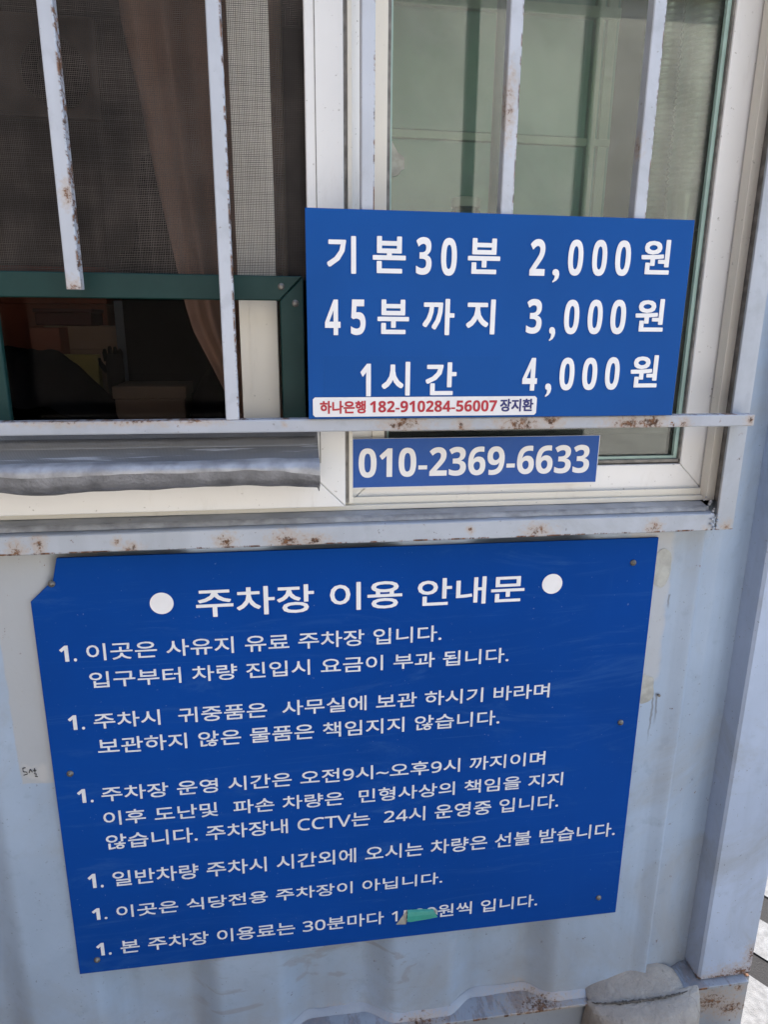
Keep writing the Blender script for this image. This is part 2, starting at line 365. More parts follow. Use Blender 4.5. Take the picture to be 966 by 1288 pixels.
def WORLD_AT(o):
    p = Vector(o.location)
    while o.parent: o = o.parent; p += o.location
    return p
def thing(name, label, cat, loc, group=None):
    o = bpy.data.objects.new(name, None); COL.objects.link(o); o.location = loc; o.empty_display_size = .1
    return tag(o, label, cat, group)
def tag(o, label, cat, group=None):
    o['label'] = label; o['category'] = cat
    if group: o['group'] = group
    return o
def part(name, parent, loc):
    o = bpy.data.objects.new(name, None); COL.objects.link(o); o.empty_display_size = .05
    o.parent = parent; o.location = Vector(loc) - WORLD_AT(parent); return o
def dup(o, world):                                           # copy one childless part to another place
    c = o.copy(); COL.objects.link(c); c.parent = o.parent
    c.location = Vector(world) - (WORLD_AT(o.parent) if o.parent else Vector((0, 0, 0))); return c
def mitred(mb, x0, x1, z0, z1, w, y0, y1, gap=.0005, bev=.0012, sides='LRBT'):
    wl = wr = wb = wt = w
    g = gap
    if 'L' in sides: mb.poly([(x0, z0 + g), (x0 + wl, z0 + wb + g), (x0 + wl, z1 - wt - g), (x0, z1 - g)], y0, y1, bev)
    if 'R' in sides: mb.poly([(x1, z0 + g), (x1 - wr, z0 + wb + g), (x1 - wr, z1 - wt - g), (x1, z1 - g)], y0, y1, bev)
    if 'B' in sides: mb.poly([(x0 + g, z0), (x1 - g, z0), (x1 - wr - g, z0 + wb), (x0 + wl + g, z0 + wb)], y0, y1, bev)
    if 'T' in sides: mb.poly([(x0 + g, z1), (x1 - g, z1), (x1 - wr - g, z1 - wt), (x0 + wl + g, z1 - wt)], y0, y1, bev)
    return mb

def sans(body, bold):                                        # plain sans figures and capitals
    o = ''
    for ch in body:
        if ch.isdigit(): o += chr((0x1D7EC if bold else 0x1D7E2) + int(ch))
        elif 'A' <= ch <= 'Z': o += chr((0x1D5D4 if bold else 0x1D5A0) + ord(ch) - 65)
        else: o += ch
    return o
def text_bm(bm, body, x0, x1, z0, z1, y, thick=.0006, grow=0., bold=False, spacing=1.0, wspace=1.0):
    """one line of lettering as solid mesh, its ink box fitted to x0..x1, z0..z1, facing the camera side; grow fattens the strokes"""
    c = bpy.data.curves.new('t', 'FONT'); c.body = sans(body, bold); c.space_character = spacing; c.space_word = wspace
    c.extrude = .5; c.resolution_u = 3
    o = bpy.data.objects.new('t', c); COL.objects.link(o)
    me = bpy.data.meshes.new_from_object(o.evaluated_get(bpy.context.evaluated_depsgraph_get()))
    co = [v.co.copy() for v in me.vertices]
    xs = [v.x for v in co]; ys = [v.y for v in co]
    a, b, c0, d = min(xs), max(xs), min(ys), max(ys)
    x0 += grow; x1 -= grow; z0 += grow; z1 -= grow
    sh = [(0, 0)]
    if grow: sh = [(grow * math.cos(k * math.pi / 4) * (1.25 if k % 2 else 1), grow * math.sin(k * math.pi / 4) * (1.25 if k % 2 else 1)) for k in range(8)] + [(0, 0)]
    for k, (dx, dz) in enumerate(sh):
        for v, p in zip(me.vertices, co):
            v.co = (x0 + (p.x - a) / (b - a) * (x1 - x0) + dx, y - k * .000012 - (p.z + .5) * thick, z0 + (p.y - c0) / (d - c0) * (z1 - z0) + dz)
        bm.from_mesh(me)
    bpy.data.objects.remove(o); bpy.data.meshes.remove(me); bpy.data.curves.remove(c)
def disc(mb, cx, cz, rx, rz, y0, y1, n=36):
    return mb.poly([(cx + rx * math.cos(2 * math.pi * k / n), cz + rz * math.sin(2 * math.pi * k / n)) for k in range(n)], y0, y1)

# ------------------------------------------------------------------ ground
def structure(o): o['kind'] = 'structure'; return o
m = MB(); m.box(-150, 150, -150, 150, -.3, 0); structure(m.build('ground', M['asphalt']))
m = MB(); m.bm.faces.new([m.bm.verts.new(p) for p in ((-14, -8.6, .004), (14, -8.6, .004), (14, -.4, .004), (-14, -.4, .004))]); structure(m.build('yard_paving', M['lot']))
# white painted bars on the ground beside the booth
dv = Vector((.55, -.835, 0)).normalized(); nv = Vector((.835, .55, 0))
def stripe(c, half, hl=.75):
    m = MB(); c = Vector(c); rows = []
    for i in range(25):
        t = -hl + 2 * hl * i / 24; j = .004 * mnoise.noise(Vector((t * 9, c.x * 5, 0)))
        rows.append([c + dv * t - nv * (half + j), c + dv * t + nv * (half - j)])
    m.grid(rows)
    for v in m.bm.verts: v.co.z = .004
    return structure(m.build('ground_marking', M['marking']))
c0 = Vector((1.135, 1.215, 0))
for k, (off, half) in enumerate(((-.125, .095), (.105, .06), (.32, .06), (.52, .06), (.75, .08))):
    stripe(c0 + nv * off, half)

# ------------------------------------------------------------------ container booth
B = thing('container_booth', 'blue grey corrugated steel container booth with a barred window', 'booth', (.2, 1.1, 0))
X0, X1, ZB, ZT, YB = -1.9, .986, .168, 2.58, 3.5
WX0, WX1, WZ0, WZ1 = -.575, .750, 1.225, 2.17            # window opening in the sheet
def wave(x):
    if x > .60:
        pts = ((.60, 1.095), (.655, 1.095), (.675, 1.097), (.700, 1.1005), (.712, 1.1010), (.724, 1.0985), (.738, 1.0945), (.745, 1.0940), (.751, 1.1080), (.79, 1.113), (.825, 1.124), (.85, 1.134), (.90, 1.138))
        for (xa, ya), (xb, yb) in zip(pts, pts[1:]):
            if xa <= x <= xb: return ya + (yb - ya) * (x - xa) / (xb - xa)
    u = ((x - .250) / .342) % 1.0; u = min(u, 1 - u)     # 0 at a crest, .5 in a trough
    t = min(1, max(0, (u - .15) / .20)); t = t * t * (3 - 2 * t)
    return 1.095 + .034 * t
xs = [X0 + .004 * i for i in range(int((.866 - X0) / .004) + 1)] + [.866]
zs = [ZB + (WZ0 - ZB) * k / 24 for k in range(24)] + [WZ0, 1.3, 1.6, 1.9, WZ1, 2.4, ZT]
m = MB(); vr = [[m.bm.verts.new((x, wave(x) + .0020 * mnoise.noise(Vector((x * 4, z * 3, 1))) + .0009 * mnoise.noise(Vector((x * 13, z * 7, 4))), z)) for z in zs] for x in xs]
for i in range(len(xs) - 1):
    for j in range(len(zs) - 1):
        if WX0 < xs[i] and xs[i + 1] < WX1 and WZ0 <= zs[j] and zs[j + 1] <= WZ1: continue
        f = m.bm.faces.new((vr[i][j], vr[i + 1][j], vr[i + 1][j + 1], vr[i][j + 1])); f.smooth = True
wall = m.build('wall_panel', M['wall'], B)
m = MB(); m.poly([(.864, .1672), (X1 + .005, .1672), (X1 + .005, ZT), (.864, ZT)], 1.083, 1.19, .005); m.build('corner_post', M['post'], B)
m = MB(); m.poly([(X0 - .12, .19), (X0, .19), (X0, ZT), (X0 - .12, ZT)], 1.07, 1.19, .004); m.build('corner_post', M['post'], B)
m = MB(); m.box(X0 - .12, X1 - .011, 1.068, 1.16, .160, .1665, .001)
m.box(X0 - .12, X1 + .004, 1.086, 1.16, 0, .1598)
rail = m.build('bottom_rail', M['rail'], B)
# scab of old paint and filler along the wavy foot of the sheet
rows = []
for i in range(181):
    x = -.6 + i * (1.36 / 180); y = wave(x)
    q = .0035 * mnoise.noise(Vector((x * 30, 0, 0))) ; h = .004 + .004 * abs(mnoise.noise(Vector((x * 14, 3, 0))))
    rows.append([(x, y - .0005, .172 + h + q), (x, y - .005 - h * .5, .170 + h * .6), (x, y - .009 - h, .1668)])
m = MB(); m.grid(rows); m.build('foot_seam', M['rail'], B)
m = MB(); m.box(X0 - .12, X1, 1.08, 1.18, ZT, ZT + .12, .004); m.build('top_rail', M['post'], B)
m = MB(); m.box(X0 - .1, X1 - .01, 1.19, YB, ZT + .02, ZT + .1); m.build('roof', M['post'], B)
# side and rear walls: corrugated too, seen only from further round
def side(xc, sgn):
    m = MB(); rows = []
    n = int((YB - 1.19) / .02)
    for i in range(n + 1):
        y = 1.19 + (YB - 1.19) * i / n; u = ((y) / .28) % 1; u = min(u, 1 - u); t = min(1, max(0, (u - .15) / .2))
        rows.append([(xc - sgn * .03 * t, y, .1), (xc - sgn * .03 * t, y, ZT + .05)])
    m.grid(rows); return m.build('end_wall', M['post'], B)
side(X1 - .01, 1); side(X0 - .11, -1)
m = MB(); m.box(X0 - .1, X1 - .02, YB, YB + .04, 0, ZT + .05); m.build('rear_wall', M['post'], B)
m = MB(); m.box(X1 - .010, X1 + .001, 1.2, YB, 0, .1); m.build('side_rail', M['rail'], B)
# inner lining
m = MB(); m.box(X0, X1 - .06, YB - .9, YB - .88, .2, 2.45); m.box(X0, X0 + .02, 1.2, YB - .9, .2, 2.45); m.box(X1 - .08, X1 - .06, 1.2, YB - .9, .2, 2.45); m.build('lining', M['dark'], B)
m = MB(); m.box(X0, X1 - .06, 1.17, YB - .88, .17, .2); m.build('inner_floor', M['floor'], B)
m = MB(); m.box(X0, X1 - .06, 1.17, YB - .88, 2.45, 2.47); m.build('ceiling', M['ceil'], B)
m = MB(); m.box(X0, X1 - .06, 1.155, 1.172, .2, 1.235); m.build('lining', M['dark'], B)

# steel surround of the window: ledge below, upright flange at the right
S = part('window_surround', B, (.2, 1.06, 1.2))
m = MB()
prof = [(1.098, 1.206), (1.0565, 1.206), (1.055, 1.2075), (1.055, 1.222), (1.055, 1.2345), (1.0565, 1.2360), (1.064, 1.2368), (1.072, 1.2380), (1.0728, 1.2425), (1.085, 1.2446), (1.10, 1.2475), (1.135, 1.2495)]
rows = []
for i in range(141):
    x = -.60 + (.729 + .60) * i / 140
    rows.append([(x, y + .0011 * mnoise.noise(Vector((x * 6, y * 30, z * 20))), z + .0009 * mnoise.noise(Vector((x * 7, 5, z * 40)))) for y, z in prof])
m.grid(rows)
for f in m.bm.faces: f.smooth = False
m.build('ledge', M['ledge'], S)
m = MB(); m.box(.7335, .766, 1.0535, 1.059, 1.207, 2.2, .0012); m.build('flange', M['ledge'], S)
m = MB(); m.box(.7485, .7610, 1.0595, 1.150, 1.25, 2.17); m.box(.7437, .7484, 1.1125, 1.150, 1.25, 2.16); m.build('gap_filler', M['seal'], S)
m = MB(); m.box(.7615, .766, 1.0592, 1.125, 1.215, 2.2); m.build('flange_return', M['ledge'], S)
m = MB(); m.box(-.60, -.575, 1.0535, 1.10, 1.207, 2.2, .0012); m.box(-.574, .7325, 1.0535, 1.10, 2.165, 2.2, .0012); m.build('flange', M['ledge'], S)
# torn sealant along the ledge and lumps in its right corner
rows = []
for i in range(161):
    x = -.56 + 1.28 * i / 160; q = mnoise.noise(Vector((x * 22, 1, 0))); r = mnoise.noise(Vector((x * 60, 4, 0)))
    hh = .0022 + .0018 * q + .0012 * r
    rows.append([(x, 1.0665 + .003 * r, 1.2384), (x, 1.069 + .002 * q, 1.2400 + hh), (x, 1.0735, 1.2425 + hh), (x, 1.080 + .003 * r, 1.2450)])
m = MB(); m.grid(rows); m.build('sealant', M['sealant'], S)
m = MB()
for k in range(16):
    t = k / 15; px = .7285 + .006 * math.sin(k * 2.1); pz = 1.212 + t * .045; py = 1.052 + max(0, t - .45) * .06
    b = bmesh.new(); bmesh.ops.create_icosphere(b, subdivisions=2, radius=.0016 + .0020 * random.random())
    for v in b.verts: v.co = Vector((px, py, pz)) + v.co * (1 + .35 * mnoise.noise(v.co * 400 + Vector((k, 0, 0))))
    m._add(b)
m.build('sealant', M['ledge'], S)

# outer plastic frame, two sliding sashes, an inner sash behind the screen
W = part('window', B, (.2, 1.12, 1.25))
m = MB()
m.box(.7325, .7480, 1.090, 1.112, 1.250, 2.165, .001); m.box(-.56, -.53, 1.088, 1.16, 1.249, 2.165, .001); m.box(-.53, .7322, 1.088, 1.16, 2.14, 2.165, .001)
m.build('window_frame', M['pvc_old'], W)
m = MB(); m.box(-.55, .7523, 1.100, 1.165, 1.2485, 1.2565, .0008); m.box(-.55, .7523, 1.1085, 1.1125, 1.2566, 1.268, .0006); m.build('sill_track', M['pvc_old'], W)
m = MB(); m.box(.517, .545, 1.1165, 1.1195, 1.2566, 1.2615, .0005); m.build('drain_slot', M['black_plastic'], W)
# right sash
m = MB(); mitred(m, .1135, .7435, 1.260, 2.14, .0505, 1.118, 1.146); m.build('right_sash', M['pvc'], W)
m = MB()
m.box(.1668, .1715, 1.1215, 1.1365, 1.3135, 2.08); m.box(.6905, .6962, 1.1215, 1.1365, 1.3135, 2.08)
m.box(.1668, .6962, 1.1215, 1.1365, 1.3135, 1.3185); m.build('glazing_bead', M['seal'], W)
m = MB(); m.box(.1718, .1748, 1.1275, 1.1345, 1.319, 2.08); m.box(.6835, .690, 1.1275, 1.1345, 1.319, 2.08); m.box(.175, .683, 1.1275, 1.1345, 1.319, 1.3235); m.build('glass_edge', M['glass_edge'], W)
m = MB(); m.box(.1668, .6962, 1.1370, 1.1410, 1.3137, 2.09); m.build('pane', M['glass'], W)
# paler beading on the meeting stile
m = MB(); m.box(.1455, .1660, 1.1145, 1.1178, 1.30, 2.10, .0008); m.box(.106, .1125, 1.094, 1.118, 1.262, 2.14, .0008); m.build('glazing_bead', M['pvc_old'], W)
# left sash, in front
m = MB(); mitred(m, -.52, .1000, 1.2575, 2.14, .0535, 1.090, 1.112)
m.build('left_sash', M['pvc'], W)
m = MB(); m.box(.0600, .0612, 1.0893, 1.0905, 1.33, 2.085); m.build('sash_groove', M['seal'], W)
m = MB(); m.box(.1003, .1055, 1.098, 1.112, 1.262, 2.14); m.build('brush_seal', M['seal'], W)
# stile of the inner sash seen through the screen
m = MB(); m.box(-.058, .000, 1.128, 1.158, 1.27, 2.13, .0015); m.box(-.044, -.0425, 1.1268, 1.1285, 1.28, 2.13); m.build('inner_sash', M['pvc_old'], W)

m = MB(); m.box(-.52, -.0585, 1.1400, 1.1440, 1.27, 2.13); m.build('tinted_pane', M['tint'], W)
# insect screen and its green frame
I = part('insect_screen', B, (-.2, 1.09, 1.4))
m = MB()
sx0, sx1, sz0, sz1 = -.465, .046, 1.606, 2.09
def wire(m, a, b, r, wob, seed):
    n = 14; pts = []
    for i in range(n + 1):
        p = Vector(a).lerp(Vector(b), i / n); q = wob * mnoise.noise(Vector((p.x * 9 + seed * .13, p.z * 9, seed * .02)))
        pts.append(p + (Vector((q, 0, 0)) if abs(b[2] - a[2]) > .1 else Vector((0, 0, q))))
    for i in range(n):
        d = Vector((r, 0, 0)) if abs(b[2] - a[2]) > .1 else Vector((0, 0, r))
        m.bm.faces.new([m.bm.verts.new(v) for v in (pts[i] - d, pts[i] + d, pts[i + 1] + d, pts[i + 1] - d)])
p = .0023; n = int((sx1 - sx0) / p)
for i in range(n + 1): wire(m, (sx0 + p * i, 1.1010, sz0), (sx0 + p * i, 1.1010, sz1), .00028 * random.uniform(.7, 1.3), .0012, i)
n = int((sz1 - sz0) / p)
for i in range(n + 1): wire(m, (sx0, 1.1014, sz0 + p * i), (sx1, 1.1014, sz0 + p * i), .00028 * random.uniform(.7, 1.3), .0012, i + 1000)
m.build('wire_mesh', M['wire'], I)
m = MB(); mitred(m, -.420, .0385, 1.345, 1.6095, .0345, 1.076, 1.0885, .0006, .0015)
m.build('green_frame', M['green'], I)
m = MB(); m.lathe([(0, 1.0735), (.002, 1.0737), (.0044, 1.0748), (.0052, 1.0762)], 0, 0, 14, 'Y'); m.box(-.0022, .0022, 1.0729, 1.0738, -.0004, .0004)
s1 = m.build('screw', M['screw'], I, (0, 0, 0)); s1.location = Vector((.0066, 0, 1.5945)) - WORLD_AT(I); dup(s1, (.0265, 0, 1.5715))

# burglar guard: cross bar and uprights
GB = part('window_guard', B, (.2, 1.03, 1.4))
m = MB(); m.box(-.62, .7495, 1.0195, 1.0395, 1.3905, 1.4095, .0022); m.build('cross_bar', M['guard'], GB)
m = MB(); m.box(.748, .7515, 1.0205, 1.0385, 1.3915, 1.4085, .0008); m.build('end_cap', M['guard'], GB)
for x in (.7475, -.59):
    m = MB(); m.box(x - .012, x + .002, 1.0398, 1.0533, 1.3925, 1.4075); m.build('bracket', M['ledge'], GB)
def bar_mesh(z0, z1):
    m = MB(); n = 30
    b = bmesh.new(); pr = [(-.0092, 0), (-.0078, -.0014), (.0078, -.0014), (.0092, 0), (.0092, .017), (.0078, .0184), (-.0078, .0184), (-.0092, .017)]
    rings = [[b.verts.new((x + .00018 * mnoise.noise(Vector((i * .35, x * 90, 0))), y, z0 + (z1 - z0) * i / n)) for x, y in pr] for i in range(n + 1)]
    for i in range(n):
        for k in range(8): b.faces.new((rings[i][k], rings[i][(k + 1) % 8], rings[i + 1][(k + 1) % 8], rings[i + 1][k]))
    b.faces.new(rings[0][::-1]); b.faces.new(rings[-1]); m._add(b); return m
bar = bar_mesh(1.4098, 2.19).build('bar', M['bar'], GB, (0, 0, 0)); bar.location = Vector((-.068, 1.0208, 0)) - WORLD_AT(GB)
for x in (.1260, .3225, .5215): dup(bar, (x, 1.0208, 0))
cut = bar_mesh(1.5845, 2.19).build('bar', M['bar'], GB, (0, 0, 0)); cut.location = Vector((-.266, 1.0208, 0)) - WORLD_AT(GB); cut['label'] = 'bar cut short above the green frame, with a rusty open end'
m = MB(); m.box(-.62, .7495, 1.0225, 1.0375, 2.12, 2.14, .002); m.build('cross_bar', M['guard'], GB)

# yellowed glue patches beside the notice, and a nail hole
def blob(cx, cz, rx, rz, y, h, seed):
    m = MB(); rows = []
    for i in range(9):
        t = i / 8; row = []
        for k in range(41):
            a = 2 * math.pi * k / 40; sq = 1 / max(abs(math.cos(a)) ** 3 + abs(math.sin(a)) ** 3, .2) ** (1 / 3)
            j = 1 + .26 * mnoise.noise(Vector((math.cos(a) * 1.3, math.sin(a) * 1.3, seed)))
            row.append((cx + rx * t * j * sq * math.cos(a), y - h * (1 - t ** 4) * (1 + .4 * mnoise.noise(Vector((t * 3 * math.cos(a), t * 3 * math.sin(a), seed)))) + .0006, cz + rz * t * j * sq * math.sin(a)))
        rows.append(row)
    return m.grid(rows)
blob(.664, 1.128, .022, .034, 1.0942, .0008, 3).build('glue_patch', M['glue'], B)
blob(.660, .884, .022, .031, 1.0942, .0008, 8).build('glue_patch', M['glue'], B)
m = MB(); disc(m, .693, .870, .0028, .0028, 1.092, 1.0955, 12); m.build('nail', M['screw'], B)
m = MB(); disc(m, -.500, 1.162, .006, .008, 1.0935, 1.0965, 12); m.build('nail', M['screw'], B)
m = MB()     # small pencilled note on the pale strip
for pts in ([(-.446, .818), (-.446, .811), (-.4405, .810), (-.440, .806), (-.446, .8045)], [(-.446, .818), (-.4415, .8185)], [(-.4345, .815), (-.437, .808)], [(-.4345, .815), (-.4315, .809)], [(-.4275, .816), (-.4275, .808)], [(-.430, .812), (-.425, .812)], [(-.4295, .806), (-.4255, .8045), (-.4265, .8025)], [(-.4285, .801), (-.424, .7995)]):
    m.tube([(x, wave(x) - .0008, z) for x, z in pts], .0007, 5)
m.build('handwriting', M['ink'], B)

# ------------------------------------------------------------------ signs
P = thing('price_sign', 'blue board with three lines of parking prices, standing on the window guard bar', 'sign', (.321, 1.0145, 1.4105))
m = MB(); m.box(.0405, .6035, 1.0125, 1.0160, 1.4105, 1.6930, .0004, 1); m.build('panel', M['blue_price'], P)
m = MB(); m.box(.0629, .3218, 1.01215, 1.01245, 1.4424, 1.4996); m.build('patch', M['blue_patch'], P)
S1 = [('기', .0691, .109, 1.6102, 1.6588), ('본', .1321, .1783, 1.6117, 1.6598), ('3', .1929, .2149, 1.6106, 1.66), ('0', .2283, .2509, 1.6099, 1.6599), ('분', .2668, .3137, 1.6132, 1.6605), ('4', .0653, .087, 1.5281, 1.5759), ('5', .1016, .1224, 1.5284, 1.5764), ('분', .1392, .1844, 1.53, 1.577), ('까', .204, .2503, 1.5291, 1.5789), ('지', .2677, .3105, 1.5305, 1.579), ('1', .1152, .1302, 1.4426, 1.4888), ('시', .1459, .1875, 1.4434, 1.4916), ('간', .2105, .2565, 1.4437, 1.4909), ('2', .3576, .3803, 1.6123, 1.6615), (',', .3922, .4027, 1.6036, 1.6219), ('0', .4144, .437, 1.6133, 1.6621), ('0', .4508, .4733, 1.6136, 1.6627), ('0', .486, .5095, 1.6142, 1.6628), ('원', .5259, .5709, 1.6173, 1.6651), ('3', .3578, .381, 1.5319, 1.5806), (',', .3934, .4029, 1.5217, 1.5416), ('0', .415, .4381, 1.5315, 1.5803), ('0', .4514, .4743, 1.5317, 1.5808), ('0', .4869, .5109, 1.532, 1.5812), ('원', .5258, .5714, 1.5362, 1.583), ('4', .3571, .3799, 1.4496, 1.4974), (',', .3933, .403, 1.4403, 1.4602), ('0', .4146, .4377, 1.4497, 1.4979), ('0', .4504, .4738, 1.4499, 1.4979), ('0', .4866, .5094, 1.4502, 1.4988), ('원', .5272, .5716, 1.4536, 1.5017)]
rows_ = [[q for q in S1 if q[4] > 1.60 or (q[0] == ',' and q[3] > 1.6)], [q for q in S1 if 1.52 < q[3] < 1.60], [q for q in S1 if q[3] < 1.50]]
for line in [[q for q in l if (q[1] < .33) == lf] for l in rows_ for lf in (True, False)]:
    m = MB()
    for ch, a, b, c, d in line:
        han = ord(ch) > 200
        text_bm(m.bm, ch, a, b, c, d, 1.0120, .0005, .00125 if han else .00035, not han)
    m.build('lettering', M['vinyl'], P)

K = thing('bank_sticker', 'white strip sticker with red and navy account text along the price board foot', 'sticker', (.214, 1.0115, 1.4135))
m = MB()
x0, x1, z0, z1, r = .0465, .3815, 1.4135, 1.4415, .003
m.poly([(x0 + r, z0), (x1 - r, z0), (x1, z0 + r), (x1, z1 - r), (x1 - r, z1), (x0 + r, z1), (x0, z1 - r), (x0, z0 + r)], 1.0110, 1.0119); m.build('strip', M['white_board'], K)
m = MB(); text_bm(m.bm, '하나은행', .0565, .1229, 1.4180, 1.4365, 1.0108, .0003, .0006); text_bm(m.bm, '182-910284-56007', .129, .3198, 1.4192, 1.4360, 1.0108, .0003, .0002, True); m.build('red_lettering', M['red_ink'], K)
m = MB(); text_bm(m.bm, '장지환', .3247, .3764, 1.4188, 1.4378, 1.0108, .0003, .0006); m.build('navy_lettering', M['navy_ink'], K)

F = thing('phone_sign', 'faded blue strip sign with a white phone number, under the guard bar', 'sign', (.32, 1.106, 1.283))
m = MB(); m.box(.1062, .5325, 1.1040, 1.1068, 1.2835, 1.3655, .0003, 1); m.build('backing', M['white_board'], F)
m = MB(); m.box(.1078, .5312, 1.1036, 1.1039, 1.2852, 1.3650); m.build('panel', M['blue_phone'], F)
m = MB(); text_bm(m.bm, '010-2369-6633', .1227, .5165, 1.3015, 1.3500, 1.1035, .0004, .00035, True); m.build('lettering', M['vinyl'], F)

N = thing('notice_sign', 'large blue parking notice with white text, screwed to the wall below the window', 'sign', (.13, 1.09, .376))
NY = 1.0885
m = MB(); m.poly([(-.3975, .3785), (.6545, .3755), (.6515, 1.1855), (-.3505, 1.1885), (-.3595, 1.1525), (-.3965, 1.118)], NY, NY + .0045, .0004); m.build('panel', M['blue_notice'], N)
m = MB(); text_bm(m.bm, '주차장 이용 안내문', -.145, .411, 1.0775, 1.1275, NY - .0002, .0005, .0008); m.build('heading', M['vinyl'], N)
m = MB(); disc(m, -.1985, 1.1055, .0185, .0185, NY - .0007, NY - .0002); m.build('dot', M['vinyl'], N)
m = MB(); disc(m, .4611, 1.1080, .0185, .0185, NY - .0007, NY - .0002); m.build('dot', M['vinyl'], N)
LN = [('이곳은 사유지 유료 주차장 입니다.', -.322, .266, 1.011, 1.041, 1), ('입구부터 차량 진입시 요금이 부과 됩니다.', -.322, .390, .962, .991, 0), ('주차시  귀중품은  사무실에 보관 하시기 바라며', -.323, .472, .886, .915, 1), ('보관하지 않은 물품은 책임지지 않습니다.', -.321, .380, .837, .867, 0),
      ('주차장 운영 시간은 오전9시~오후9시 까지이며', -.324, .474, .744, .773, 1), ('이후 도난및  파손 차량은  민형사상의 책임을 지지', -.325, .513, .695, .724, 0), ('않습니다. 주차장내 CCTV는  24시 운영중 입니다.', -.325, .508, .645, .676, 0), ('일반차량 주차시 시간외에 오시는 차량은 선불 받습니다.', -.321, .632, .566, .598, 1), ('이곳은 식당전용 주차장이 아닙니다.', -.321, .284, .496, .523, 1), ('본 주차장 이용료는 30분마다 1500원씩 입니다.', -.321, .482, .415, .445, 1)]
for body, a, b, c, d, num in LN:
    m = MB(); text_bm(m.bm, body, a, b, c, d, NY - .0002, .0004, .00028); m.build('lettering', M['vinyl_worn'], N)
    if num: m = MB(); text_bm(m.bm, '1.', -.363, -.3375, c + .001, d - .0005, NY - .0002, .0004, .0003, True); m.build('numeral', M['vinyl_worn'], N)
m = MB(); m.lathe([(0, -.0052), (.0022, -.005), (.0024, -.0035), (.0048, -.003), (.0056, -.0012), (.0056, .0005)], 0, 0, 16, 'Y')
scr = m.build('screw', M['screw'], N, (0, 0, 0))
pl = [(-.362, 1.147), (.608, 1.141), (.618, .822), (-.370, .805), (-.364, .408), (.613, .419)]
scr.location = Vector((pl[0][0], NY, pl[0][1])) - WORLD_AT(N)
for x, z in pl[1:]: dup(scr, (x, NY, z))
# torn flap of vinyl over the old price
fl = part('torn_flap', N, (.235, NY - .002, .42))
top = [(.2165, .4425), (.225, .4418), (.236, .4412), (.248, .4402), (.258, .4386), (.266, .4374), (.2685, .4362)]
bot = [(.2145, .4205), (.222, .4188), (.234, .4196), (.247, .4203), (.258, .4212), (.268, .4225), (.2765, .4232)]
m = MB(); m.grid([[(a[0] + (b[0] - a[0]) * t, NY - .0010 - q, a[1] + (b[1] - a[1]) * t + (.0006 * mnoise.noise(Vector((k, t * 3, 8))))) for k, (a, b) in enumerate(zip(top, bot))] for t, q in ((0, 0), (.12, .0035), (.45, .0060), (.8, .0070), (.93, .0075), (1, .0066))])
for f in m.bm.faces: f.smooth = False
m.build('flap', M['teal'], fl)
m = MB(); m.bm.faces.new([m.bm.verts.new(p) for p in ((.2160, NY - .0012, .4428), (.2143, NY - .0072, .4208), (.2135, NY - .0035, .4105), (.1945, NY - .0008, .4098))])
m.build('torn_edge', M['torn'], fl); m = MB()
m.bm.faces.new([m.bm.verts.new(p) for p in ((.2705, NY - .0009, .4410), (.2765, NY - .001, .4330), (.2770, NY - .003, .4235), (.2730, NY - .005, .4290))])
m.build('torn_edge', M['torn'], fl)

# ------------------------------------------------------------------ taped tray under the opening
T = thing('taped_tray', 'shallow tray wrapped in grey duct tape, jutting out below the screened opening', 'tray', (-.2, 1.05, 1.30))
prof = [(1.0715, 1.3895), (1.060, 1.3840), (1.046, 1.3720), (1.031, 1.3600), (1.018, 1.3530), (1.006, 1.3510), (.9975, 1.3475), (.9942, 1.3410), (.9945, 1.3300), (.998, 1.3205), (1.008, 1.3140), (1.030, 1.3110), (1.055, 1.3070), (1.0715, 1.3030)]
m = MB(); rows = []
nx = 150
for i in range(nx + 1):
    t = i / nx; x = -.62 + (.0545 + .62) * t; row = []
    for k, (y, z) in enumerate(prof):
        wv = mnoise.noise(Vector((x * 7, k * .35, 0))); w2 = mnoise.noise(Vector((x * 30, k * .8, 2)))
        fr = 1 if 4 <= k <= 11 else .25
        dz = (.0014 * wv + .0011 * w2) * fr; dy = (.0025 * mnoise.noise(Vector((x * 6, k * .3, 9))) + .0008 * w2) * fr
        if 7 <= k <= 11: dz += -.009 * (k - 6) / 5 * math.exp(-((x + .335) / .045) ** 2) - .002 * math.sin(x * 21) - .003 * max(0, t - .93) / .07
        row.append((x, y + dy, z + dz))
    rows.append(row)
LIP = rows
m.grid(rows)
m.bm.faces.new([m.bm.verts.new(p) for p in rows[-1]]); m.bm.faces.new([m.bm.verts.new(p) for p in rows[0][::-1]])
m.build('tape_wrap', M['tape'], T)
m = MB(); rows = []
for i in range(121):       # raised lap of a second strip of tape
    x = -.61 + .66 * i / 120; q = .0018 * mnoise.noise(Vector((x * 16, 0, 5)))
    rows.append([(x, 1.0535 + q, 1.3785), (x, 1.052 + q, 1.3795), (x, 1.046, 1.3738), (x, 1.040 + q, 1.3688), (x, 1.0395 + q, 1.3672)])
m.grid(rows); m.build('tape_lap', M['tape'], T)
m = MB(); rows = []
